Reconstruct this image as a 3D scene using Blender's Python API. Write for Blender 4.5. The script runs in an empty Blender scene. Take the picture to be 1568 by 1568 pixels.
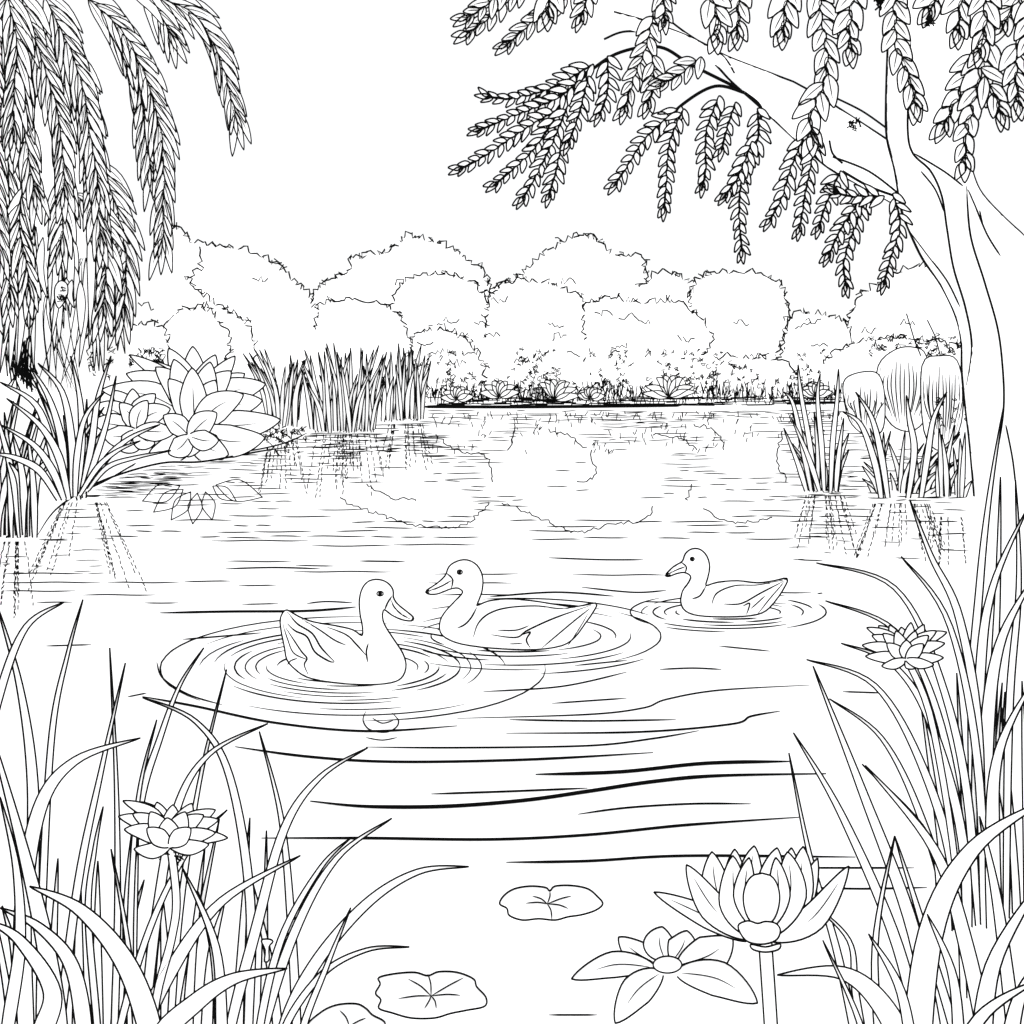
import bpy, math, random
from mathutils import Vector
from mathutils.geometry import delaunay_2d_cdt, tessellate_polygon
from mathutils.bvhtree import BVHTree
random.seed(7)
R=random.random
def U(a,b): return a+(b-a)*random.random()
F=1568.0; CX=784.0; HY=560.0; CAM=Vector((0,0,1.0))
# ------------------------------------------------------------ materials
def mat(name,c1,c2,scale,glow=0):
    m=bpy.data.materials.new(name); m.use_nodes=True; nt=m.node_tree; nt.nodes.clear()
    o=nt.nodes.new('ShaderNodeOutputMaterial'); d=nt.nodes.new('ShaderNodeBsdfDiffuse')
    n=nt.nodes.new('ShaderNodeTexNoise'); n.inputs['Scale'].default_value=scale
    r=nt.nodes.new('ShaderNodeValToRGB'); r.color_ramp.elements[0].color=(*c1,1); r.color_ramp.elements[1].color=(*c2,1)
    nt.links.new(n.outputs['Fac'],r.inputs['Fac']); nt.links.new(r.outputs['Color'],d.inputs['Color'])
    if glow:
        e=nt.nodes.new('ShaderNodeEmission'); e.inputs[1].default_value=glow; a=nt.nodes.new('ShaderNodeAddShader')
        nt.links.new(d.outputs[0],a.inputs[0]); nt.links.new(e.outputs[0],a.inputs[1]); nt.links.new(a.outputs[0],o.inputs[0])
    else: nt.links.new(d.outputs[0],o.inputs[0])
    return m
WHITE=mat('paper_white_glow',(.84,.84,.84),(.87,.87,.87),3,.42)  # even emission added to every white surface to lift grey shading
INK=mat('black_ink',(.003,.003,.003),(.006,.006,.006),8)
# ------------------------------------------------------------ helpers
def P(px,py,d): return Vector(((px-CX)*d/F,d,1-(py-HY)*d/F))
def G(px,py,h=0.0):
    d=(1-h)*F/(py-HY); return Vector(((px-CX)*d/F,d,h))
def spl(pts,n=8):
    if len(pts)==2:
        a,b=pts; return [(a[0]+(b[0]-a[0])*i/n,a[1]+(b[1]-a[1])*i/n) for i in range(n+1)]
    q=[pts[0]]+list(pts)+[pts[-1]]; out=[]
    for i in range(1,len(q)-2):
        p0,p1,p2,p3=q[i-1],q[i],q[i+1],q[i+2]
        for k in range(n):
            t=k/n; t2=t*t; t3=t2*t
            out.append(tuple(0.5*((2*p1[j])+(-p0[j]+p2[j])*t+(2*p0[j]-5*p1[j]+4*p2[j]-p3[j])*t2+(-p0[j]+3*p1[j]-3*p2[j]+p3[j])*t3) for j in (0,1)))
    out.append(tuple(pts[-1])); return out
def cspl(pts,n=4):
    m=len(pts); out=[]
    for i in range(m):
        p0,p1,p2,p3=pts[i-1],pts[i],pts[(i+1)%m],pts[(i+2)%m]
        for k in range(n):
            t=k/n; t2=t*t; t3=t2*t
            out.append(tuple(0.5*((2*p1[j])+(-p0[j]+p2[j])*t+(2*p0[j]-5*p1[j]+4*p2[j]-p3[j])*t2+(-p0[j]+3*p1[j]-3*p2[j]+p3[j])*t3) for j in (0,1)))
    return out
def resample(pts,step):
    out=[pts[0]]; acc=0
    for a,b in zip(pts,pts[1:]):
        L=math.hypot(b[0]-a[0],b[1]-a[1])
        if L<1e-6: continue
        pos=step-acc
        while pos<=L:
            out.append((a[0]+(b[0]-a[0])*pos/L,a[1]+(b[1]-a[1])*pos/L)); pos+=step
        acc=(L-(pos-step))
    return out
def inside(p,poly):
    x,y=p; c=False; n=len(poly); j=n-1
    for i in range(n):
        xi,yi=poly[i]; xj,yj=poly[j]
        if (yi>y)!=(yj>y) and x<(xj-xi)*(y-yi)/(yj-yi)+xi: c=not c
        j=i
    return c
def pdist(p,poly):
    best=1e9; n=len(poly)
    for i in range(n):
        ax,ay=poly[i]; bx,by=poly[(i+1)%n]; dx=bx-ax; dy=by-ay; L=dx*dx+dy*dy
        t=0 if L==0 else max(0,min(1,((p[0]-ax)*dx+(p[1]-ay)*dy)/L))
        q=(ax+dx*t-p[0])**2+(ay+dy*t-p[1])**2
        if q<best: best=q
    return math.sqrt(best)
class Ob:
    """one mesh; upright parts stand at distance D, flat parts lie on height D (ground=True)"""
    def __init__(s,name,D,ground=False,step=.0022,lw=2.6):
        s.name=name; s.D=D; s.g=ground; s.step=step; s.off=0.0; s.lw=lw
        s.v=[]; s.f=[]; s.m=[]
    def nxt(s): s.off+=s.step
    def pr(s,p,o=0.0):
        if s.g: return G(p[0],p[1],s.D+s.off+o)
        return P(p[0],p[1],s.D*(1-s.off-o))
    def tube(s,pts,ws,sides=4):
        n=len(pts)
        if n<2: return
        b=len(s.v)
        for i in range(n):
            t=(pts[min(i+1,n-1)]-pts[max(i-1,0)])
            if t.length<1e-9: t=Vector((1,0,0))
            t.normalize(); vw=(pts[i]-CAM).normalized()
            sd=t.cross(vw)
            if sd.length<1e-4: sd=Vector((1,0,0))
            sd.normalize(); up=sd.cross(t).normalized()
            r=ws[i]*0.5*pts[i].y/F
            s.v+= [pts[i]+sd*r,pts[i]+up*r,pts[i]-sd*r,pts[i]-up*r]
        for i in range(n-1):
            for k in range(4):
                a=b+i*4+k; c=b+i*4+(k+1)%4
                s.f.append((a,c,c+4,a+4)); s.m.append(1)
        s.f.append((b,b+1,b+2,b+3)); s.m.append(1)
        e=b+(n-1)*4; s.f.append((e+3,e+2,e+1,e)); s.m.append(1)
    def line(s,pts,w=None,taper=0,o=None,closed=False,bvh=None):
        w=w or s.lw
        if closed: pts=list(pts)+[pts[0]]
        n=len(pts)
        if o is None: o=0.0006
        q=[]
        for p in pts:
            a=s.pr(p,o)
            if bvh:
                d=(a-CAM).normalized(); h=bvh.ray_cast(CAM,d)
                if h[0] is not None: a=h[0]-d*0.0004*h[0].y
            if s.g: a=a+Vector((0,0,w*.4*a.y/F))
            q.append(a)
        ws=[]
        for i in range(n):
            t=i/(n-1)
            k=1
            if taper: k=min(1,0.35+(t/taper if taper<1 else t*3)) * min(1,0.35+((1-t)/taper if taper<1 else (1-t)*3))
            ws.append(w*k)
        s.tube(q,ws)
    def fill(s,pts,m=0):
        q=[s.pr(p) for p in pts]; b=len(s.v); s.v+=q
        for t in tessellate_polygon([[Vector((p[0],p[1],0)) for p in pts]]):
            s.f.append(tuple(b+i for i in t)); s.m.append(m)
    def shape(s,pts,n=5,w=None,line=True,m=0):
        c=cspl(pts,n) if n>1 else list(pts)
        s.fill(c,m)
        if line: s.line(c,w,closed=True)
        s.nxt(); return c
    def blade(s,pts,W,prof='grass',w=None,mid=False,n=6,m=0):
        c=spl(pts,n); N=len(c); L=[];Rr=[]
        for i in range(N):
            t=i/(N-1)
            a=c[max(i-1,0)]; b=c[min(i+1,N-1)]; dx=b[0]-a[0]; dy=b[1]-a[1]; l=math.hypot(dx,dy) or 1
            if prof=='grass': k=min(1,.6+1.2*t)*(1-t**2.4)
            elif prof=='leaf': k=math.sin(math.pi/2*min(1,t/.4)) if t<.4 else max(0,1-((t-.4)/.6)**1.5)
            elif prof=='petal': k=.25+.75*math.sin(math.pi/2*min(1,t/.5)) if t<.5 else max(0,1-((t-.5)/.5)**1.5)
            elif prof=='oval': k=max(0,math.sin(math.pi*t))**.5
            else: k=1
            h=W*.5*k; nx=-dy/l*h; ny=dx/l*h
            L.append((c[i][0]+nx,c[i][1]+ny)); Rr.append((c[i][0]-nx,c[i][1]-ny))
        b=len(s.v)
        for i in range(N): s.v+= [s.pr(L[i]),s.pr(c[i],-.0004),s.pr(Rr[i])]
        for i in range(N-1):
            s.f.append((b+3*i,b+3*i+1,b+3*i+4,b+3*i+3)); s.m.append(m)
            s.f.append((b+3*i+1,b+3*i+2,b+3*i+5,b+3*i+4)); s.m.append(m)
        s.line(L,w); s.line(Rr,w)
        if mid: 
            k0=int(N*.08); k1=max(k0+2,int(N*.75)); s.line(c[k0:k1],(w or s.lw)*.7,taper=.4)
        s.nxt()
    def inflate(s,poly,Rp,k=1.0,sp=8,back=True):
        pts=[Vector(p) for p in poly]; nb=len(pts)
        xs=[p[0] for p in poly]; ys=[p[1] for p in poly]
        y=min(ys); row=0
        while y<max(ys):
            x=min(xs)+(sp/2 if row%2 else 0)
            while x<max(xs):
                if inside((x,y),poly) and pdist((x,y),poly)>sp*.3: pts.append(Vector((x,y)))
                x+=sp
            y+=sp*.87; row+=1
        vs,es,fs,ov,oe,of=delaunay_2d_cdt(pts,[(i,(i+1)%nb) for i in range(nb)],[list(range(nb))],1,1e-5)
        b=len(s.v); hs=[]
        for p in vs:
            d=pdist(p,poly); t=min(1,d/Rp); hs.append(k*Rp*math.sqrt(max(0,1-(1-t)**2)))
        fr=[s.pr((p[0],p[1]),h/F) for p,h in zip(vs,hs)]
        s.v+=fr
        tris=[tuple(f) for f in fs]
        for f in tris: s.f.append(tuple(b+i for i in f)); s.m.append(0)
        if back:
            b2=len(s.v); s.v+=[s.pr((p[0],p[1]),-h/F) for p,h in zip(vs,hs)]
            for f in tris: s.f.append(tuple(b2+i for i in reversed(f))); s.m.append(0)
        return BVHTree.FromPolygons(fr,tris)
    def raw(s,vs,fs,m=0):
        b=len(s.v); s.v+=[Vector(p) for p in vs]
        for f in fs: s.f.append(tuple(b+i for i in f)); s.m.append(m)
    def make(s,parent=None):
        me=bpy.data.meshes.new(s.name); me.from_pydata([tuple(p) for p in s.v],[],s.f)
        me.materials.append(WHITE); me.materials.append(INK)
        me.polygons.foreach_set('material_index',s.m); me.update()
        ob=bpy.data.objects.new(s.name,me); bpy.context.scene.collection.objects.link(ob)
        if parent: ob.parent=parent
        return ob
def jag(pts,step=4,a=5,b=3):
    c=resample(spl(pts,10),step); out=[]
    for i,p in enumerate(c):
        q=c[min(i+1,len(c)-1)]; r=c[max(i-1,0)]; dx=q[0]-r[0]; dy=q[1]-r[1]; l=math.hypot(dx,dy) or 1
        o=U(-a,a); t=U(-b,b)
        out.append((p[0]-dy/l*o+dx/l*t,p[1]+dx/l*o+dy/l*t))
    return out
# ------------------------------------------------------------ ground, banks, water
g=Ob('ground',0)
g.raw([(-600,-20,-.6),(600,-20,-.6),(600,24.5,-.6),(-600,24.5,-.6),(600,24.9,.03),(-600,24.9,.03),(600,27,.22),(-600,27,.22),(600,900,.3),(-600,900,.3)],
      [(0,1,2,3),(3,2,4,5),(5,4,6,7),(7,6,8,9)])
g.make()
w=Ob('water',0); w.raw([(-60,-5,0),(60,-5,0),(60,24.9,0),(-60,24.9,0)],[(0,1,2,3)]); water=w.make()
def bank(name,sh,dirv,line=None):
    b=Ob(name,0.0,ground=True)
    rows=[]
    for dd,z in ((0,-.02),(.15,.04),(1.5,.22),(5,.5),(20,.6)):
        rows.append([G(*p)+Vector((dirv[0]*dd,dirv[1]*dd,z)) for p in sh])
    vs=[p for r in rows for p in r]; n=len(sh); fs=[]
    for r in range(len(rows)-1):
        for i in range(n-1): fs.append((r*n+i,r*n+i+1,(r+1)*n+i+1,(r+1)*n+i))
    b.raw(vs,fs)
    if line:
        for l,wd in line: b.line(spl(l,8),wd,taper=.3,o=.03)
    return b
lb=bank('grassy_bank',[(-300,1000),(-60,850),(0,824),(50,821),(80,788),(130,752),(180,727),(250,710),(330,699),(400,691),(440,680),(470,664),(560,655),(650,640),(652,628)],(-.75,.66),
   [([(0,823),(30,823),(58,820)],3),([(58,820),(85,782),(135,748),(185,727),(250,710),(310,708),(400,692),(445,686)],3.2),([(100,765),(160,738),(220,705),(260,700)],2.5),([(330,697),(390,690),(440,678),(470,664)],2.5)])
lb.make()
rb=bank('grassy_bank',[(1288,628),(1300,650),(1420,700),(1482,735),(1490,800),(1530,900),(1700,1300)],(.9,.4))
rb.make()
# ------------------------------------------------------------ distant trees
dt=Ob('distant_trees',31,step=.012,lw=2.4)
lobes=[
 [(255,350),(275,353),(305,372),(355,378),(400,390),(445,425),(480,460),(490,500),(497,550)],
 [(745,440),(780,432),(830,392),(880,362),(910,365),(940,388),(980,395),(990,425),(1020,450),(1030,480)],
 [(980,440),(1000,420),(1030,418),(1060,435),(1068,460)],
 [(480,462),(485,440),(530,415),(540,395),(600,382),(620,360),(650,365),(690,378),(720,400),(745,425),(752,460),(740,500)],
 [(590,500),(605,455),(620,430),(660,418),(710,425),(740,450),(750,480),(742,520)],
 [(1058,470),(1058,440),(1080,420),(1130,415),(1170,420),(1200,445),(1205,490),(1190,540)],
 [(1295,540),(1298,490),(1320,450),(1350,430),(1390,410),(1440,408),(1465,450),(1480,520)],
 [(1190,560),(1207,500),(1220,478),(1260,480),(1300,500),(1310,545)],
 [(485,500),(490,466),(530,460),(580,464),(610,480),(630,520),(650,545)],
 [(745,500),(752,450),(790,430),(840,432),(880,450),(900,480),(908,520),(890,552)],
 [(897,520),(895,470),(930,458),(990,462),(1040,462),(1075,488),(1092,520),(1072,545)],
 [(310,380),(306,410),(290,430),(330,465),(370,488),(388,515),(392,550)],
 [(235,520),(255,492),(275,474),(310,472),(330,482),(350,520),(345,560)],
 [(195,500),(215,494),(245,500),(262,530),(262,560)],
 [(630,540),(632,515),(665,502),(705,512),(730,540),(745,580)],
 [(1095,575),(1098,555),(1120,543),(1150,547),(1190,550),(1215,565),(1220,585)],
 [(1260,560),(1290,530),(1330,520),(1370,515),(1420,520),(1470,530)],
]
for lo in lobes:
    j=jag(lo,4.6,6,3.5)
    sm=resample(spl(lo,8),9); poly=sm+[(sm[-1][0],612),(sm[0][0],612)]
    if lo[0]==(310,380): poly=sm+[(sm[-1][0],612),(250,612),(250,430)]
    dt.inflate(poly,26,.35,sp=22)
    dt.line(j,2.5,o=.0008)
    for p in j[::3]:
        if R()<.5:
            q=[(p[0]+U(-7,7),p[1]+U(-6,6)) for _ in range(4)]
            dt.line(q,2,o=.001)
    dt.nxt()
for (x,y) in [(400,427),(870,430),(850,497),(960,485),(985,490),(1135,495),(690,490),(740,495),(755,515),(705,515),(1245,490),(1255,530),(855,515),(925,480),(225,468),(1130,560),(1160,545),(670,540),(700,555),(1330,505),(1390,495),(950,530),(800,550),(650,525),(680,500),(765,460),(720,540),(1050,520),(1230,500),(880,540)]:
    dt.line(jag([(x-12,y+U(-3,3)),(x,y),(x+12,y+U(-4,4))],4,6,2),2,o=.004)
dt.nxt()
def scrib(o,x,y,s,w=1.6):
    o.line([(x+U(-s,s),y+U(-s,s)) for _ in range(6)],w)
for i in range(190):
    x=U(660,1300); top=572+14*math.sin(x*.021)+10*math.sin(x*.06)
    scrib(dt,x,U(top,612),U(3,6),1.7)
for cx in (665,700,820,835,925,1035,1015,1075,1240,950):
    for i in range(15): scrib(dt,cx+U(-30,30),U(536,592),U(3,6),1.7)
for i in range(420):
    x=U(650,1290); y=U(600,621); dt.line([(x,y),(x+U(-6,6),y-U(6,24))],1.5)
for i in range(120):
    x=U(650,1270); y=U(608,621); dt.line([(x,y),(x+U(15,50),y+U(-1,1))],1.7)
for (x,y,s,k) in [(850,612,40,9),(765,608,32,7),(1025,608,42,8),(905,610,22,7),(1250,606,26,7),(700,612,26,7)]:
    for i in range(k):
        a=math.pi*(i+.5)/k+U(-.1,.1); dt.step=.0008
        dt.blade([(x,y),(x-math.cos(a)*s*.5,y-math.sin(a)*s*.6),(x-math.cos(a)*s,y-math.sin(a)*s*.8)],13,'leaf',w=1.8,n=4)
dt.make()
sl=Ob('shoreline_edge',0,ground=True)
sl.line(spl([(648,625),(800,625.5),(1000,623.5),(1150,621),(1290,620)],10),5.5,taper=.05)
sl.make(parent=water)
# ------------------------------------------------------------ generic plants
def clump(o,n,bx,by,tx,ty,W,bend=20,w=None,extra=0):
    for i in range(n):
        u=R(); b=bx[0]+(bx[1]-bx[0])*u; t=tx[0]+(tx[1]-tx[0])*min(1,max(0,u+U(-.25,.25)))
        e=abs(u-.5)*2; y=U(*ty)+e*e*(by-ty[0])*.12
        bb=by+U(-3,3)
        c=U(-bend,bend)
        o.blade([(b,bb),(b+(t-b)*.25+c*.2,bb+(y-bb)*.5),(t,y)],U(W*.7,W*1.2),w=w,n=5)
def reflect(o,bx,by,L,n,spread=.3,w=1.4):  # plant reflections drawn as broken ink dashes on the water
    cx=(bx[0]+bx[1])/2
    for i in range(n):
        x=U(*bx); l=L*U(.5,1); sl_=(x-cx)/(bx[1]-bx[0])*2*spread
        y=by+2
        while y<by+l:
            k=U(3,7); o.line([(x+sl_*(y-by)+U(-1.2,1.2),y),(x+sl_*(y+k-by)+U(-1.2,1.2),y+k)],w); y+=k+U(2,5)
rd=[(16.3,[(410,455),657,(372,468),(530,580),8,30]),(15.9,[(476,577),660,(462,592),(522,580),8,44]),(18.5,[(586,648),643,(576,660),(524,572),8,30])]
for D,(bx,by,tx,ty,W,n) in rd:
    o=Ob('reeds',D,step=.0018,lw=1.7); clump(o,n,bx,by,tx,ty,W,14); o.make()
# ------------------------------------------------------------ big lotus plant on the bank
lp=Ob('lotus_plant',11.3,step=.002,lw=2.3)
for i in range(46): scrib(lp,U(180,440),U(674,692),U(4,8),1.7)
for i in range(34): scrib(lp,U(405,468),U(652,678),U(4,7),1.7)
for i in range(26): scrib(lp,U(200,250),U(535,560),U(4,8),1.6)
def petals(o,c,L,W,mid=True,prof='petal',w=None):
    for t in L:
        x,y=t[0],t[1]; b=t[2] if len(t)>2 else 0; ww=t[3] if len(t)>3 else W
        mx=(c[0]+x)/2; my=(c[1]+y)/2; dx=x-c[0]; dy=y-c[1]
        o.blade([c,(mx-dy*b,my+dx*b),(x,y)],ww,prof,w=w,mid=mid,n=8)
petals(lp,(300,645),[(295,530,0,44),(258,533,.05,42),(330,543,-.05,42),(360,545,-.05,36),(220,552,.1,42),(375,572,-.1,40),(198,543,.1,28),(193,572,.12,44),(407,588,-.12,46),(155,597,.1,44)],44)
petals(lp,(300,652),[(238,562,.1,44),(354,568,-.1,46),(266,550,0,44),(322,554,0,44),(402,613,-.08,46),(430,643,.03,46)],44)
petals(lp,(298,660),[(258,580,.08,42),(330,582,-.05,44),(294,563,0,42),(373,604,-.1,46),(406,670,.1,50),(350,696,.15,46),(228,694,-.12,44),(288,700,0,36)],44)
petals(lp,(205,655),[(173,598,.1,32),(203,595,0,32),(238,603,-.1,32),(147,620,.1,34),(261,626,-.1,34),(142,645,0,34)],34)
petals(lp,(208,660),[(183,617,.1,28),(226,613,-.1,28),(157,665,-.12,34),(184,690,-.12,34),(237,680,.1,34),(268,662,0,30)],34)
petals(lp,(290,668),[(250,636,.05,32),(332,632,-.05,36),(258,695,-.1,34),(335,674,.08,32)],34)
lp.make()
# ------------------------------------------------------------ water ripples and drawn reflections
rp=Ob('ripples_and_drawn_reflections',0.0,ground=True)
def hl(y,x0,x1,w,wav=1.0):
    n=max(4,int((x1-x0)/12)); ph=U(0,6)
    rp.line([(x0+(x1-x0)*i/n,y+wav*math.sin(ph+i*.8)) for i in range(n+1)],w,taper=.3)
holes=[(835,690,48,28),(950,730,50,32),(1100,655,42,11),(640,768,75,24),(1000,690,30,14),(1145,700,48,28),(780,735,36,22),(700,660,32,10),(880,770,60,18),(1040,780,60,16),(590,700,30,14),(500,760,40,16),(890,655,24,9),(760,650,16,8)]  # gaps left in the hatching stand for the reflected tree crowns
def free(x,y): return all(((x-a)/(c+1))**2+((y-b)/(d+1))**2>1 for a,b,c,d in holes)
def lefts(y):
    T=[(626,650),(645,650),(660,480),(680,445),(695,400),(712,250),(727,190),(752,135),(788,85),(820,60),(830,0),(2000,0)]
    for (a,b),(c,d) in zip(T,T[1:]):
        if y<=c: return b+(d-b)*(y-a)/(c-a)
    return 0
y=630
while y<935:
    if y<655: gap,cov,ln=3.2,.82,(14,60)
    elif y<700: gap,cov,ln=4.8,.6,(12,55)
    elif y<770: gap,cov,ln=5.8,.5,(14,65)
    elif y<830: gap,cov,ln=8.5,.38,(20,90)
    else: gap,cov,ln=15,.3,(40,150)
    x=lefts(y)+4; xr=1290 if y<660 else (1480 if y<830 else 1260)
    while x<xr:
        l=U(*ln)
        x2=min(x+l,xr)
        if R()<cov and free((x+x2)/2,y) and free(x,y) and free(x2,y): hl(y+U(-gap*.3,gap*.3),x,x2,1.6 if y<720 else (1.8 if y<790 else 2.1),.5)
        x=x2+U(2,12)
    y+=gap
# short strokes of the mirrored crowns
for i in range(260):
    x=U(660,1290); y=630+60*R()**1.6
    if free(x,y) or R()<.15: rp.line([(x,y),(x+U(-4,4),y+U(3,9))],1.3)
for i in range(50):
    yy=U(705,760); x=lefts(yy)+U(0,90); hl(yy,x,x+U(20,60),1.4,.4)
for i in range(70):
    yy=U(664,700); x=U(445,660); hl(yy,x,x+U(20,50),1.3,.4)
for i in range(40):
    yy=U(770,880); x=U(0,170)-(yy-765)*.2
    if x>lefts(yy): hl(yy,x,x+U(10,40),1.4,.4)
for i in range(60):
    yy=U(690,860); x=U(1200,1450); hl(yy,x,x+U(12,40),1.4,.4)
for c in [[(665,665),(700,690),(745,700),(752,740)],[(520,765),(570,785),(640,805),(700,808),(730,790),(750,770)],[(560,740),(600,762),(640,765)],[(770,770),(830,795),(880,815),(930,805),(990,795),(1000,770)],[(905,690),(910,730),(880,740)],[(1050,768),(1060,740)],[(1110,690),(1095,660),(1060,650)],[(790,650),(780,690)],[(1075,780),(1120,800),(1190,795)],[(1000,665),(1040,672),(1070,690)],[(1200,660),(1190,700),(1205,740)],[(840,660),(870,668),(900,690)]]:  # jagged edges of the crown reflections, drawn in ink
    rp.line(jag(c,5,3,2.5),1.8)
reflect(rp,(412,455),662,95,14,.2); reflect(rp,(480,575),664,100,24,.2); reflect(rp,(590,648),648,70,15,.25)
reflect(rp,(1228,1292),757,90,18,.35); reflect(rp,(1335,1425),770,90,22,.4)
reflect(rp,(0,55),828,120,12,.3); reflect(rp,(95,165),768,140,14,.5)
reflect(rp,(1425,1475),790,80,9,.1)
for a,b in [((300,735),(218,768)),((300,735),(235,785)),((305,735),(262,797)),((305,735),(295,803)),((310,735),(325,797)),((310,735),(362,768)),((300,735),(402,762))]:  # lotus reflection drawn as petal outlines on the water
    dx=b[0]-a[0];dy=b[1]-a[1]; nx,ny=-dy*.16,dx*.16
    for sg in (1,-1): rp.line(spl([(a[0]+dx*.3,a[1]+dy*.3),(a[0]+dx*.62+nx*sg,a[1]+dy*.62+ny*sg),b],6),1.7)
def rings(cx,cy,rx0,ry0,rx1,ry1,n,gapf=.35,w=2.4,xmin=0,xmax=1568):
    for i in range(n):
        t=i/(n-1); rx=rx0+(rx1-rx0)*t; ry=ry0+(ry1-ry0)*t; a=U(0,6.28); end=a+6.28
        while a<end:
            da=U(.5,1.6)
            pts=[(cx+rx*math.cos(a+da*k/14)*(1+U(-.002,.002)),cy+ry*math.sin(a+da*k/14)) for k in range(15)]
            pts=[p for p in pts if xmin<p[0]<xmax]
            if len(pts)>5: rp.line(pts,U(.7,1.2)*w,taper=.3)
            a+=da+U(.1,gapf*2.2)
rings(532,1022,108,24,205,56,7,.4,2.3); rings(540,1025,235,62,295,80,3,.7,2.3)
rings(790,975,130,24,245,58,6,.7,2.3,xmin=645); rings(1115,938,80,11,150,30,5,.5,2.2)
for L,wd in [([(245,940),(350,938),(470,937),(545,931)],4),([(218,1068),(300,1083),(420,1108),(560,1121),(700,1113)],3.8),([(360,1145),(470,1160),(600,1168),(800,1165),(1000,1154)],4.2),
  ([(475,1229),(560,1237),(680,1237),(800,1228),(900,1214),(1000,1199),(1100,1190),(1265,1187)],5.8),([(820,1188),(950,1184),(1080,1171),(1210,1168)],5.6),
  ([(400,1285),(560,1285),(750,1287),(900,1280),(1050,1265),(1225,1253)],4.4),([(775,1322),(900,1320),(1050,1312),(1310,1314)],4.2),([(660,1217),(780,1213),(900,1208)],3.3),
  ([(885,1248),(960,1238),(1060,1232),(1150,1232)],3.2),([(560,1145),(700,1146),(900,1143),(1000,1132),(1070,1120)],3),([(1195,1090),(1150,1098),(1120,1110),(980,1122),(775,1124)],3.3),
  ([(1240,1050),(1100,1058),(1020,1072),(985,1085),(900,1095),(700,1101)],2.7),([(780,1103),(900,1105),(1035,1103)],3),([(845,1078),(960,1070)],2.6),([(1010,1026),(1060,1024),(1105,1026)],2.6),([(1290,1060),(1350,1062)],2.6),([(840,1555),(915,1555)],2.6),([(70,990),(140,988)],2.4),
  ([(750,915),(850,908),(940,914)],3),([(890,900),(970,908),(1020,905)],2.6),([(470,925),(500,922),(540,924)],2.4),([(740,1060),(860,1052),(960,1030)],2.6),([(880,1020),(960,1012)],2.4),([(345,872),(420,870),(490,872)],2.6),([(550,860),(620,861)],2.6),([(840,855),(920,858),(985,858)],2.6),([(1230,1360),(1320,1362),(1420,1360)],3),([(1225,1330),(1400,1330)],3),([(560,1090),(556,1104),(566,1118),(590,1122),(606,1115),(610,1104),(600,1092)],2.3),([(570,1100),(585,1108),(602,1104)],2),([(560,1130),(585,1134),(608,1130)],2),([(1100,990),(1180,998)],2.4),([(280,980),(330,976),(400,970)],2.6),([(240,1015),(250,1040),(290,1065),(340,1080)],2.6),([(195,1068),(225,1062)],2.4)]:
    rp.line(spl(L,10),wd,taper=.3)
rp.make(parent=water)
# ------------------------------------------------------------ ducks
def duck(poly,by,feat,eye,R1=32):
    D=F/(by+4-HY); o=Ob('duck',D,lw=2.7)
    c=cspl(poly,3); bv=o.inflate(c,R1,1.0,sp=6)
    o.line(c,3.9,closed=True,o=.0004)
    for f,wd in feat: o.line(spl(f,7),wd*1.1,taper=.35,bvh=bv)
    e=[(eye[0]+eye[2]*math.cos(a*.524),eye[1]+eye[3]*math.sin(a*.524)) for a in range(12)]
    o.line(e,2.0,closed=True,bvh=bv)
    o.line([(eye[0]-eye[2]*.5,eye[1]),(eye[0]+eye[2]*.5,eye[1])],eye[3]*1.5,bvh=bv)
    o.make()
duck([(437,935),(430,947),(431,965),(436,990),(440,1010),(452,1024),(470,1036),(500,1043),(540,1047),(580,1047),(605,1043),(617,1034),(621,1018),(616,1000),(603,980),(590,960),(585,945),(588,933),(600,941),(615,948),(630,950),(632,945),(620,935),(608,925),(602,915),(601,903),(593,893),(580,888),(566,890),(556,900),(551,918),(552,940),(556,962),(554,974),(540,965),(515,959),(480,953),(458,945),(446,938)],1047,
 [([(600,913),(594,922),(589,934)],2.6),([(598,918),(604,930),(614,940),(628,948)],2.2),([(440,937),(455,955),(478,970),(492,992),(512,1013)],2.6),([(440,955),(452,966),(470,975),(482,998),(503,1012),(512,1014)],2.6),([(462,948),(490,965),(512,980),(530,988)],2.2),([(500,960),(530,972),(545,986),(560,1003)],2.4),([(564,985),(561,998),(563,1014)],2.4),([(438,962),(450,980),(462,998),(470,1008),(466,1018),(472,1033)],2.4),([(433,955),(441,980),(450,1000),(470,1010)],2.2),([(455,1008),(445,1012),(440,1018)],2)],(582,909,5,3.6))
duck([(653,905),(668,895),(682,882),(688,868),(700,860),(715,858),(730,866),(738,882),(738,902),(733,918),(730,928),(748,921),(775,918),(810,920),(850,926),(880,930),(912,924),(907,938),(895,955),(880,975),(860,988),(820,994),(770,993),(720,988),(690,980),(675,968),(675,950),(684,935),(700,918),(709,907),(702,900),(690,901),(680,905),(668,909),(657,909)],994,
 [([(684,878),(693,887),(691,901)],2.5),([(655,906),(675,898),(691,889)],2.2),([(730,930),(722,945),(712,956),(700,962)],2.5),([(725,975),(732,955),(748,940),(775,931),(820,928),(860,932),(905,926)],2.5),([(752,972),(790,976),(808,965),(850,946),(905,927)],2.5),([(762,965),(790,965),(810,958)],2),([(800,972),(812,968),(806,980),(812,992)],2.5),([(830,992),(850,975),(880,950),(903,932)],2.3),([(870,988),(885,965),(900,940)],2.2),([(800,985),(780,986)],2)],(704,876,4,3.4),36)
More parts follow.
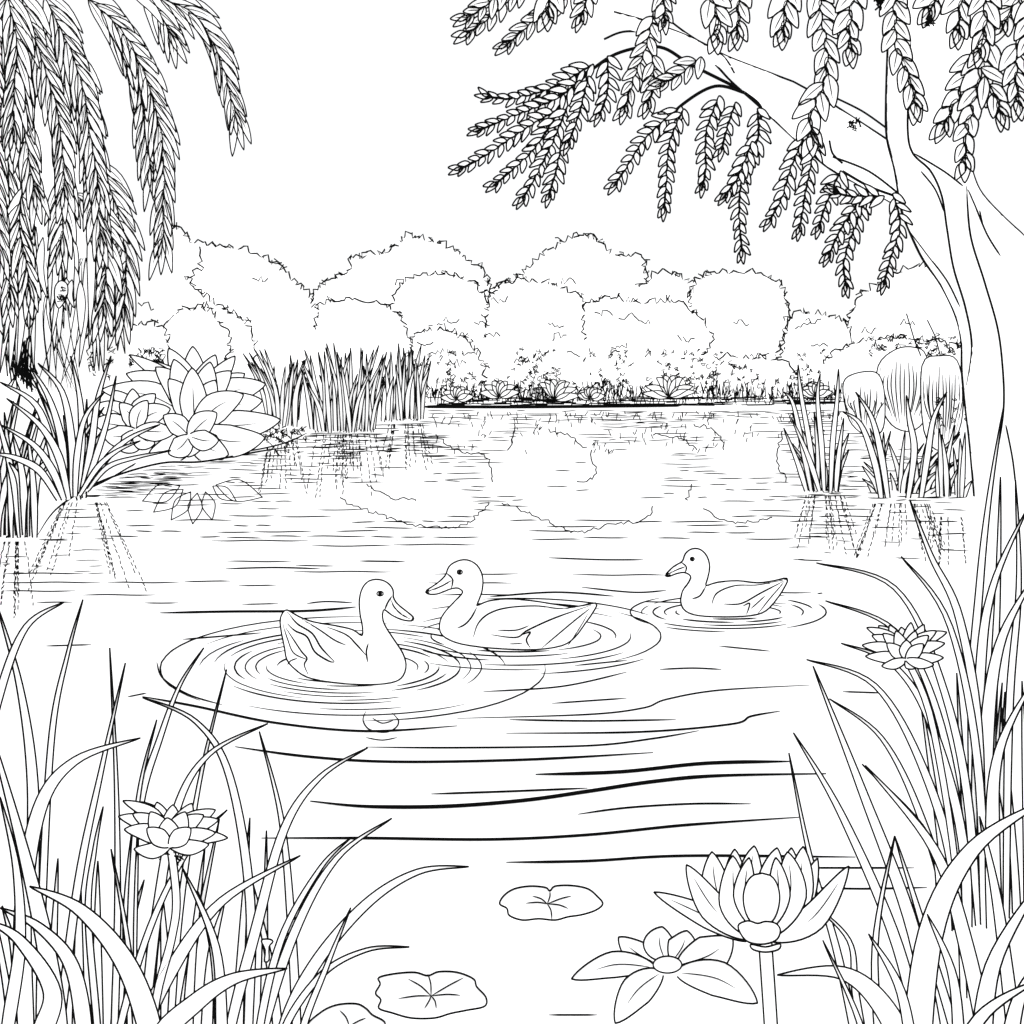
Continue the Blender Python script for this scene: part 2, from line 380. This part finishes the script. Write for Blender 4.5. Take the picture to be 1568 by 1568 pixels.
duck([(1020,880),(1032,868),(1045,860),(1050,848),(1060,841),(1072,842),(1082,852),(1086,868),(1083,885),(1081,897),(1100,892),(1130,890),(1160,893),(1185,890),(1205,886),(1200,900),(1188,918),(1172,935),(1150,942),(1110,944),(1070,942),(1050,935),(1043,922),(1046,905),(1055,892),(1058,882),(1048,876),(1035,878),(1024,882)],944,
 [([(1043,861),(1051,868),(1049,877)],2.2),([(1022,880),(1035,873),(1049,868)],2),([(1081,897),(1072,912),(1060,917)],2.3),([(1090,925),(1098,908),(1125,897),(1160,896),(1202,888)],2.3),([(1108,925),(1135,924),(1165,908),(1200,890)],2.3),([(1138,928),(1148,924),(1143,941)],2.2),([(1160,940),(1180,915),(1200,892)],2.1),([(1150,932),(1172,912)],2)],(1060,856,3,2.8),27)
# ------------------------------------------------------------ lily pads, flowers
def pad(pts,veins,c):
    o=Ob('lily_pad',0.006,ground=True,step=.003); o.shape(pts,5,2.8)
    o.off=0
    for v in veins: o.line(spl([c,((c[0]+v[0])/2+2,(c[1]+v[1])/2-2),v],5),2.3,taper=.4,o=.001)
    o.make()
pad([(765,1385),(772,1372),(788,1362),(812,1358),(835,1360),(842,1365),(850,1358),(875,1357),(900,1362),(915,1374),(923,1385),(912,1395),(890,1402),(870,1405),(850,1410),(825,1408),(800,1410),(780,1403),(776,1392)],[(815,1373),(875,1373),(805,1384),(845,1408),(870,1392),(842,1366)],(838,1385))
pad([(575,1522),(582,1508),(580,1498),(605,1492),(635,1490),(655,1495),(672,1489),(700,1490),(725,1500),(730,1512),(744,1528),(742,1542),(715,1548),(690,1553),(665,1560),(630,1560),(600,1552),(580,1545),(583,1532)],[(625,1500),(710,1498),(610,1530),(655,1492),(650,1545),(705,1525),(668,1545)],(660,1526))
pad([(470,1575),(490,1552),(515,1540),(545,1538),(560,1545),(570,1555),(590,1570),(560,1600),(500,1600)],[(520,1548),(560,1560)],(535,1572))
wl=Ob('water_lily_flower',0.01,ground=True,step=.006,lw=2.7)
for pts,W in [([(1003,1475),(975,1460),(947,1436)],38),([(1018,1470),(1010,1445),(1014,1420)],50),([(1030,1472),(1045,1450),(1052,1426)],46),([(1040,1478),(1085,1464),(1122,1437)],62),([(1000,1482),(940,1478),(875,1500)],40),([(1012,1490),(975,1518),(942,1568)],50),([(1038,1490),(1100,1500),(1160,1537)],54)]:
    wl.blade(pts,W,'petal',mid=True,n=8)
wl.shape([(1022+22*math.cos(a*.5236),1478+13*math.sin(a*.5236)) for a in range(12)],3,2.4)
wl.make()
lf=Ob('lotus_flower',1.5,step=.003,lw=2.7)
lf.blade([(1185,1720),(1182,1600),(1172,1445)],20,'tube'); 
for pts,W in [([(1150,1430),(1128,1360),(1125,1300)],40),([(1165,1430),(1150,1350),(1155,1295)],40),([(1170,1430),(1180,1350),(1190,1298)],40),([(1175,1430),(1205,1360),(1212,1298)],40),
  ([(1180,1432),(1225,1385),(1252,1314)],36),([(1140,1425),(1100,1370),(1090,1304)],50),([(1180,1430),(1220,1370),(1230,1296)],48),([(1145,1438),(1085,1405),(1001,1366)],34),([(1145,1435),(1092,1390),(1051,1324)],44),([(1182,1438),(1245,1405),(1300,1326)],42),
  ([(1150,1430),(1126,1380),(1122,1310)],50),([(1182,1430),(1210,1370),(1206,1304)],50),([(1158,1420),(1141,1370),(1147,1313)],36),([(1178,1420),(1192,1370),(1188,1313)],36)]:
    lf.blade(pts,W,'petal',mid=False,n=8)
    c=spl(pts,8)
    lf.off-=lf.step; lf.line(c[7:14],1.8,taper=.4); lf.off+=lf.step
lf.blade([(1166,1418),(1166,1375),(1167,1337)],56,'oval',n=8)
lf.shape([(1130,1418),(1145,1410),(1160,1414),(1172,1411),(1188,1414),(1195,1425),(1188,1440),(1165,1446),(1142,1440)],4)
lf.shape([(1150,1446),(1172,1450),(1194,1445),(1192,1454),(1172,1458),(1153,1454)],4)
lf.make()
# ------------------------------------------------------------ willow fronds
def frond(o,sp,L,W,gap,ang=28,w=None,d0=0,droop=.35,mid=True,stepo=.0007,tip=.7,nn=4,pm=.5):
    c=resample(spl(sp,10),gap); n=len(c); base=o.off
    o.off=base+d0+n*stepo
    for i in range(n):
        a=c[max(i-1,0)]; b=c[min(i+1,n-1)]; th=math.atan2(b[1]-a[1],b[0]-a[0]); t=i/max(1,n-1)
        l=L*(1-.3*t)*U(.85,1.1)
        for sg in (1,-1):
            an=th+sg*math.radians(ang*U(.75,1.2)*(1-.25*t))
            jx=c[i][0]+math.cos(th)*gap*.25*sg; jy=c[i][1]+math.sin(th)*gap*.25*sg
            e1=(jx+math.cos(an)*l*.5,jy+math.sin(an)*l*.5)
            an2=an+(math.pi/2-an)*droop if abs(an-math.pi/2)<2 else an
            e2=(e1[0]+math.cos(an2)*l*.5,e1[1]+math.sin(an2)*l*.5)
            o.off-=stepo/2; st=o.step; o.step=0
            o.blade([(jx,jy),e1,e2],W*U(.85,1.15)*(1-.2*t),'leaf',w=w,mid=mid and R()<pm,n=nn); o.step=st
    if n>1: 
        b=c[-1]; a=c[-2]; dx=b[0]-a[0];dy=b[1]-a[1];l=math.hypot(dx,dy) or 1
        o.blade([b,(b[0]+dx/l*L*tip*.5,b[1]+dy/l*L*tip*.5),(b[0]+dx/l*L*tip,b[1]+dy/l*L*tip)],W*.85,'leaf',w=w,mid=mid,n=4)
    o.off=base
ww=Ob('weeping_willow_tree',14.2,lw=2.0)
tr=[(60,380),(55,440),(62,500),(50,560),(30,610),(150,615),(135,560),(128,500),(130,440),(125,380),(160,250),(150,100),(40,100),(30,250)]
ww.inflate(resample(tr+[tr[0]],12),30,1,sp=14)
for i in range(14): ww.line(spl([(U(62,128),395),(U(60,130),480),(U(45,140),600)],6),1.5,o=.026,taper=.3)
for i in range(34): ww.line([(U(0,50),U(500,560)),(U(10,60),U(570,605))],2.2,o=.03)
for i in range(38): scrib(ww,U(75,175),U(525,580),U(5,10),1.6)
ww.off=.035
for i in range(44):
    x=U(-5,205); y0=U(330,430); y1=U(500,578)
    if 55<x<125: y1=U(440,540)
    ww.step=.0008
    ww.blade([(x+U(-8,8),y0),(x+U(-6,6),(y0+y1)/2),(x+U(-8,8),y1)],U(9,14),'leaf',w=1.7,n=5)
ww.off=.075
for k,sp in enumerate([[(12,-10),(5,120),(12,250),(10,380),(15,450)],[(150,250),(172,300),(190,370),(192,440),(185,480)],[(118,300),(150,340),(162,400),(158,470)],[(35,280),(30,340),(40,400),(45,450)],
   [(98,260),(98,320),(92,380)],[(150,20),(185,60),(210,120),(222,200),(232,270)],[(215,-20),(250,30),(262,60)],
   [(90,60),(125,140),(140,220),(145,300),(155,360)],[(-5,30),(-8,150),(-5,300),(0,400)],
   [(130,-5),(170,30),(205,80),(230,140),(248,220),(250,300),(248,375)],
   [(190,-20),(240,-5),(290,20),(325,65),(345,120),(362,185)],[(45,60),(35,140),(40,220),(55,300)],
   [(65,-10),(100,60),(125,130),(138,210),(150,280)],[(30,-10),(60,80),(85,160),(95,230),(98,300)],[(10,-10),(25,60),(22,130),(20,200)]]):
    frond(ww,sp,90,14.5,25,ang=22,w=1.9,pm=.7)
    ww.off+=.013
ww.off+=.02
ww.shape([(84,440),(92,430),(102,434),(104,447),(100,460),(90,472),(84,460)],4)
for i in range(7): scrib(ww,95+U(-4,4),450+U(-11,11),5,2)
ww.make()
# left bank reeds
lr=Ob('reeds',5.9,step=.0025,lw=2.3)
for i in range(9):
    b=U(85,130); t=U(20,190); lr.blade([(b,U(755,766)),(b+(t-b)*.25,U(680,710)),(t,U(580,660))],U(9,13))
for i in range(19):
    b=-15+70*(i+.5)/19; t=b+U(-50,85)*(.6+.5*R()); lr.blade([(b,U(819,824)),(b+(t-b)*.2,U(730,760)),(t,U(590,720))],U(10,15))
for p,W in [([(90,760),(80,690),(55,620),(0,585)],14),([(100,762),(95,680),(75,610),(45,560)],13),([(110,760),(110,680),(95,600),(58,556)],13),([(118,758),(125,680),(122,610),(108,545)],12),([(125,755),(140,680),(150,610),(170,545)],12),([(128,755),(150,690),(165,640),(178,575)],11),([(105,765),(90,700),(60,650),(10,610)],13),([(98,765),(80,720),(50,680),(0,650)],13),([(132,752),(165,700),(200,670),(245,650)],10),([(90,765),(60,720),(20,700),(-10,695)],12),([(135,750),(165,715),(210,700),(262,690)],8),([(115,760),(118,700),(130,640),(160,600)],11),([(122,758),(150,715),(180,690),(215,675)],9)]: lr.blade(p,W)
lr.make()
# ------------------------------------------------------------ right reeds and plume plants
rr=Ob('reeds',8.1,step=.002,lw=2.0)
clump(rr,12,(1232,1292),753,(1198,1300),(620,710),9,10)
for p,W in [([(1242,752),(1232,700),(1215,620),(1200,600)],9),([(1250,752),(1240,680),(1226,600),(1222,558)],9),([(1235,752),(1222,710),(1200,655)],9),([(1262,752),(1258,680),(1252,610),(1256,572)],9),([(1272,752),(1275,680),(1282,610),(1284,565)],9),([(1280,752),(1284,700),(1292,640)],9),([(1255,752),(1238,700),(1212,640)],9)]: rr.blade(p,W)
rr.make()
pg=Ob('pampas_grass',8.6,step=.004,lw=2.2)
for i in range(70): scrib(pg,U(1330,1470),U(515,545),U(3,7),1.6)
pg.off=.002
for pts in [[(1345,560),(1372,535),(1400,532),(1418,545),(1425,600),(1418,640),(1395,660),(1365,650),(1345,610)],[(1412,560),(1440,545),(1465,552),(1475,600),(1468,660),(1440,690),(1415,660)],[(1292,585),(1310,572),(1340,570),(1352,590),(1355,630),(1350,660),(1330,668),(1305,650),(1294,620)]]:
    bvp=pg.inflate(cspl(pts,4),16,1,sp=9,back=True); pg.line(cspl(pts,4),2.6,closed=True)
    x0=min(p[0] for p in pts); x1=max(p[0] for p in pts); y0=min(p[1] for p in pts); y1=max(p[1] for p in pts)
    for i in range(13):
        u=(i+.5)/13; xx=x0+(x1-x0)*u; e=abs(u-.5)*2
        pg.line(spl([(xx,y0+10+e*22+U(0,25)),(xx+U(-2,2),(y0+y1)/2),((xx-(x0+x1)/2)*.6+(x0+x1)/2,y1-e*20-U(0,25))],5),1.9,taper=.5,bvh=bvp)
    pg.off+=.012
for i in range(16): scrib(pg,U(1425,1490),U(605,655),U(4,8),1.6)
pg.step=.0014
clump(pg,28,(1340,1425),766,(1320,1470),(645,735),9,14,w=1.9)
clump(pg,14,(1425,1480),766,(1420,1490),(650,735),9,10,w=1.9)
for p in [[(1350,766),(1340,710),(1318,650),(1290,630)],[(1360,766),(1350,700),(1335,640),(1310,600)],[(1410,766),(1420,700),(1430,640),(1450,600)],[(1390,766),(1400,690),(1392,640),(1388,605)]]: pg.blade(p,11)
for p in [[(1410,545),(1400,520),(1388,480)],[(1440,545),(1432,515),(1420,490)]]: pg.line(p,2)
pg.make()
# ------------------------------------------------------------ right tree
rt=Ob('broadleaf_tree',5.6,step=.002,lw=2.7)
trunk=[(1360,60),(1357,150),(1358,210),(1370,260),(1380,320),(1390,348),(1412,395),(1440,435),(1462,480),(1472,520),(1473,570),(1478,620),(1485,680),(1492,760),(1490,850),(1700,850),(1640,600),(1600,420),(1570,362),(1500,292),(1484,240),(1500,120),(1520,-30),(1365,-30)]
limb=[(860,-20),(960,15),(1050,50),(1105,80),(1170,105),(1240,145),(1300,175),(1358,215),(1400,260),(1385,322),(1330,292),(1270,258),(1215,212),(1160,160),(1110,110),(1050,72),(960,45),(860,15)]
bvt=rt.inflate(resample(limb+[limb[0]],14)[:-1],26,1,sp=14)
for l in [[(940,18),(1000,35),(1060,58),(1105,84),(1125,112)],[(1000,10),(1050,50),(1105,82),(1170,108),(1215,125)],[(1215,125),(1260,150),(1310,182),(1358,213)],[(1275,240),(1330,262),(1378,298)],[(1280,150),(1320,170),(1356,195)],[(1270,215),(1275,235),(1290,250)]]: rt.line(spl(l,8),3,bvh=bvt)
rt.line(spl([(925,60),(960,48),(1020,55),(1080,85),(1120,125),(1165,165),(1215,211)],8),3.4); rt.line(spl([(1215,211),(1270,258),(1330,290),(1385,322)],8),3.4)
rt.off=.03
bv=rt.inflate(resample(trunk+[trunk[0]],14)[:-1],32,1,sp=16)
TL=trunk[:14]
rt.line(spl(TL,6),4,o=.001)
for l,wd in [([(1395,60),(1392,130),(1390,200),(1398,235),(1425,262),(1442,300),(1450,350),(1460,410),(1478,470),(1488,530),(1480,590)],3.2),([(1480,285),(1486,360),(1507,430),(1527,500),(1535,560),(1537,620),(1530,680)],3.2),([(1483,240),(1500,290),(1535,330),(1570,362)],3.2),([(1482,290),(1495,320),(1512,360),(1532,392)],2.8),([(1400,235),(1445,262),(1475,285)],2.8),([(1410,262),(1432,290),(1446,325)],2.6),([(1390,350),(1420,390),(1450,430),(1470,470)],2.6),([(1540,650),(1550,700),(1555,740)],2.8),([(1500,322),(1505,345)],2.4)]:
    rt.line(spl(l,8),wd,taper=.15,bvh=bv)
rt.off=.05
for i in range(7): scrib(rt,1308+U(-12,12),190+U(-7,7),6,2.2)
rt.off=.06
def sprig(sp,L=29,W=10,gap=16.5,w=2.4,stem=3.6,ang=42,mid=False,tip=.9):
    s0=rt.off
    rt.line(spl(sp,8),stem)
    frond(rt,sp,L,W,gap,ang=ang,w=w,droop=.1,mid=mid,stepo=.0006,tip=tip,pm=.8,nn=5)
    rt.off=s0
    rt.off+=.0075
rt.line(spl([(1130,135),(1060,100),(1010,72),(950,80),(905,108),(870,145),(845,180)],8),5); rt.line(spl([(1140,142),(1095,132),(1045,160),(1000,205)],8),5)
rt.line(spl([(905,108),(870,125),(820,150)],8),6); rt.line(spl([(1140,142),(1165,165),(1160,200)],8),5); rt.line(spl([(1370,300),(1330,285),(1290,262)],8),4)
for sp in [[(905,100),(850,132),(790,150),(745,148)],[(885,125),(850,152),(780,180),(728,202)],[(850,170),(800,200),(740,240),(702,260)],[(850,180),(820,225),(790,255),(755,285)],[(868,165),(845,220),(820,270),(800,305)],
  [(858,230),(852,260),(846,280),(840,303)],[(900,120),(888,170),(872,215)],[(930,90),(930,140),(918,175)],[(1040,165),(990,210),(960,255),(940,285)],[(1045,170),(1025,220),(1020,280),(1017,318)],[(1100,150),(1082,200),(1080,260),(1074,292)],
  [(1125,160),(1112,200),(1105,230)],[(1160,170),(1160,215),(1136,275),(1132,335),(1136,382)],[(1150,220),(1130,270),(1106,305)],[(1230,210),(1210,260),(1198,300),(1180,335)],[(1250,215),(1236,280),(1225,345)],[(1285,265),(1262,320),(1254,350)],
  [(1330,290),(1312,340),(1292,400),(1297,442)],[(1368,300),(1378,345),(1362,400),(1353,437)],[(1320,300),(1288,350),(1270,388)],[(1350,300),(1300,300),(1275,292)]]:
    sprig(sp)
for sp in [[(800,-20),(750,25),(715,52)],[(880,-15),(820,30),(770,74)],[(770,-15),(735,15),(720,24)],[(905,-20),(895,10),(887,35)],[(1000,20),(990,70),(970,120),(957,165)],[(1015,-20),(1018,20),(1016,40)],[(1000,90),(1000,130),(993,155)],[(1070,90),(1040,115),(1018,125)]]:
    sprig(sp,36,14,21,2.3,2.4,36,True)
for sp in [[(840,-20),(840,20),(848,28)],[(1130,-20),(1130,30),(1128,60)],[(1085,-10),(1100,30),(1095,50)],[(1205,-20),(1200,30),(1202,65)],[(1250,-20),(1262,50),(1265,110),(1257,140)],[(1265,120),(1240,185),(1258,225)],[(1310,-20),(1300,40),(1305,75)],
  [(1370,-20),(1372,60),(1390,110),(1400,150)],[(1440,-20),(1425,15),(1418,30)],[(1475,-20),(1468,20),(1470,50)],[(1500,80),(1465,150),(1442,200)],[(1510,70),(1495,140),(1480,200),(1478,245)],[(1505,110),(1525,150),(1532,175)],[(1560,60),(1555,120),(1560,150)],[(1568,-20),(1545,20),(1535,45)],[(1510,-20),(1508,40),(1502,70)],[(1585,-10),(1575,40),(1580,80)]]:
    sprig(sp,50,22,29,2.4,2.6,32,True,.8)
for c in [(1422,35),(1345,5)]:
    for i in range(6): scrib(rt,c[0]+U(-6,6),c[1]+U(-7,7),6,3)
rt.make()
# ------------------------------------------------------------ foreground grass
lg=Ob('tall_grass',1.5,step=.0023,lw=2.6)
def ext(p):
    a,b=p[0],p[1]
    if a[1]>1500: return [(a[0]-(b[0]-a[0])*.25,1720)]+p
    return p
L1=[]
for i in range(18):
    b=-30+470*(i+R())/18; t=b+U(-60,60); L1.append(([(b,1590),(b+(t-b)*.3,1460),(t,U(1250,1400))],U(14,22)))
LG=[([(60,1590),(50,1400),(50,1200),(30,1050),(-5,925)],24),([(-30,1200),(0,1060),(40,960),(98,922)],14),([(60,1590),(66,1350),(80,1120),(104,1000),(127,918)],13),([(175,1590),(180,1400),(178,1200),(168,992)],12),([(90,1590),(120,1350),(155,1180),(192,1015)],15),
 ([(200,1590),(195,1400),(215,1230),(245,1130),(275,1050),(312,992)],14),([(200,1590),(200,1400),(212,1220),(240,1102)],12),([(260,1590),(275,1400),(305,1200),(347,1025)],12),([(380,1590),(383,1380),(352,1190),(300,1105),(218,1068)],16),
 ([(220,1590),(240,1400),(270,1240),(320,1155),(410,1108)],17),([(455,1590),(445,1400),(430,1250),(397,1120)],15),([(150,1590),(135,1400),(145,1300),(158,1235)],12),([(210,1590),(195,1440),(170,1300)],12),([(180,1590),(230,1420),(290,1300),(348,1240)],12),
 ([(350,1590),(390,1430),(435,1270),(490,1190),(563,1145)],18),([(400,1590),(450,1430),(515,1315),(600,1253)],17),([(395,1590),(430,1440),(490,1330),(537,1283)],13),
 ([(40,1590),(35,1400),(60,1240),(115,1165),(215,1130)],30),([(90,1590),(70,1450),(35,1300),(-20,1100)],34),([(430,1590),(480,1480),(560,1385),(640,1335),(718,1327)],21),([(430,1590),(490,1495),(560,1455),(627,1450)],12),([(460,1590),(500,1480),(537,1390)],12),
 ([(215,1590),(265,1480),(340,1380),(460,1310)],26),([(340,1590),(330,1450),(280,1330)],20),([(130,1590),(110,1480),(60,1420),(0,1390)],28),([(10,1590),(30,1450),(25,1330),(0,1220)],22),
 ([(235,1600),(195,1480),(125,1395),(45,1357)],40),([(240,1600),(300,1535),(360,1498),(440,1483)],34),([(60,1600),(80,1520),(30,1440),(-20,1410)],34)]
for p,W in L1+LG:
    lg.blade(ext(p),W,w=2.6,n=8)
lg.off+=.004
lg.shape([(400,1440),(412,1438),(418,1442),(412,1450),(412,1470),(405,1472),(406,1455)],3)
lg.make()
lf2=Ob('lotus_flower',1.36,step=.0022,lw=2.4)
lf2.blade([(225,1800),(235,1560),(262,1440),(270,1380),(262,1300)],12,'tube')
for i in range(6): scrib(lf2,265+U(-18,20),1308+U(-4,12),8,2.2)
petals(lf2,(260,1295),[(214,1228,.1,30),(240,1228,0,32),(265,1232,0,32),(294,1230,0,32),(330,1240,-.1,30),(188,1226,.15,24),(181,1250,.12,28),(335,1255,-.1,28),(349,1283,-.08,24),(203,1246,.1,30),(312,1248,-.1,30),(190,1270,.1,28),(230,1243,0,34),(284,1243,0,34),(330,1275,-.06,26),(256,1252,0,34),(205,1300,-.1,24),(320,1293,.06,24),(225,1268,0,28),(292,1268,0,28)],30,mid=False)
lf2.make()
rg=Ob('tall_grass',1.9,step=.0022,lw=2.5)
for i in range(9):
    b=1450+130*(i+R())/9; t=b+U(-60,40); rg.blade([(b,1650),(b+(t-b)*.3,1350),(t,U(1020,1250))],U(14,20),w=2.5)
RG=[([(1495,1500),(1488,1100),(1500,900),(1515,760),(1537,622)],14),([(1510,1500),(1520,1100),(1528,900),(1532,730)],13),([(1540,1500),(1545,1100),(1560,900),(1555,735)],13),([(1490,1400),(1500,1050),(1520,900),(1575,775)],17),([(1510,1400),(1510,1150),(1530,990),(1585,880)],24),
 ([(1500,1500),(1500,1150),(1470,950),(1425,850),(1393,765)],15),([(1510,1590),(1500,1200),(1455,960),(1380,852)],16),([(1500,1590),(1485,1250),(1440,1040),(1370,900),(1250,862)],15),([(1500,1590),(1475,1300),(1435,1090),(1370,965),(1264,920)],15),([(1475,1590),(1478,1320),(1430,1120),(1370,1020),(1288,985)],17),
 ([(1530,1590),(1520,1300),(1530,1150),(1590,1030)],28),([(1470,1590),(1462,1350),(1415,1180),(1340,1050),(1235,1010)],17),([(1440,1590),(1450,1400),(1410,1250),(1350,1130),(1270,1070)],15),([(1430,1590),(1440,1400),(1420,1280),(1320,1170)],15)]
for p,W in RG: rg.blade(ext(p),W,w=2.5,n=8)
rg.make()
lf3=Ob('lotus_flower',1.62,step=.002,lw=2.4)
lf3.blade([(1480,1800),(1470,1400),(1430,1120),(1392,1015)],10,'tube')
petals(lf3,(1388,1010),[(1345,958,.1,22),(1362,957,0,22),(1380,960,0,24),(1395,953,0,22),(1415,956,0,22),(1327,961,.12,20),(1450,968,-.12,22),(1335,973,.1,22),(1434,966,-.1,22),(1320,988,.08,20),(1447,985,-.08,20),(1352,970,.05,22),(1372,966,0,22),(1402,966,0,22),(1422,973,-.05,22),(1325,1005,.02,18),(1445,1007,0,18),(1358,985,0,20),(1388,980,0,22),(1414,986,0,20),(1350,1020,-.05,16),(1400,1024,0,18),(1430,1018,.05,16)],20,mid=False)
lf3.make()
rg2=Ob('tall_grass',1.5,step=.0023,lw=2.6)
RG2=[([(1440,1650),(1400,1430),(1320,1210),(1245,1020)],25),([(1420,1650),(1375,1450),(1290,1250),(1215,1122)],21),([(1320,1650),(1285,1470),(1240,1310),(1208,1153)],14),([(1480,1650),(1420,1440),(1370,1280)],17),([(1350,1650),(1340,1450),(1370,1280)],15),([(1330,1650),(1310,1520),(1300,1440),(1240,1380)],13),
 ([(1520,1650),(1480,1450),(1430,1300),(1325,1172)],28),([(1560,1650),(1530,1400),(1500,1250)],26),([(1400,1650),(1425,1430),(1490,1300),(1600,1225)],48),([(1500,1650),(1520,1480),(1600,1340)],38),([(1470,1650),(1460,1500),(1420,1400)],22),([(1540,1650),(1560,1530),(1610,1450)],32),
 ([(1400,1650),(1355,1545),(1290,1490),(1190,1493)],40),([(1300,1650),(1320,1580),(1260,1440)],15),([(1400,1650),(1380,1520),(1330,1430)],22),([(1450,1680),(1500,1560),(1590,1500)],32)]
for p,W in RG2: rg2.blade([(p[0][0],1740)]+p,W,w=2.6,n=8)
rg2.make()
# ------------------------------------------------------------ light, sky, camera
sc=bpy.context.scene
wd=bpy.data.worlds.new('World'); sc.world=wd; wd.use_nodes=True; nt=wd.node_tree; nt.nodes.clear()
out=nt.nodes.new('ShaderNodeOutputWorld'); b1=nt.nodes.new('ShaderNodeBackground'); b2=nt.nodes.new('ShaderNodeBackground'); ad=nt.nodes.new('ShaderNodeAddShader')
sky=nt.nodes.new('ShaderNodeTexSky'); sky.sky_type='NISHITA'; sky.sun_disc=False; sky.sun_elevation=math.radians(50); sky.sun_rotation=math.radians(195)
nt.links.new(sky.outputs[0],b1.inputs[0]); b1.inputs[1].default_value=.01
b2.inputs[0].default_value=(1,1,1,1); b2.inputs[1].default_value=1.02
nt.links.new(b1.outputs[0],ad.inputs[0]); nt.links.new(b2.outputs[0],ad.inputs[1]); nt.links.new(ad.outputs[0],out.inputs[0])
sd=bpy.data.lights.new('sun','SUN'); sd.energy=.8; sd.angle=math.radians(14); so=bpy.data.objects.new('sun',sd); sc.collection.objects.link(so)
so.rotation_euler=(math.radians(42),0,math.radians(-15))
cd=bpy.data.cameras.new('camera'); co=bpy.data.objects.new('camera',cd); sc.collection.objects.link(co)
co.location=CAM; co.rotation_euler=(math.radians(90),0,0); cd.sensor_width=36; cd.lens=36; cd.shift_y=-(784-HY)/1568.0; cd.clip_end=2000; cd.clip_start=.05
sc.camera=co
sc.view_settings.view_transform='Standard'; sc.view_settings.look='None'; sc.view_settings.exposure=0
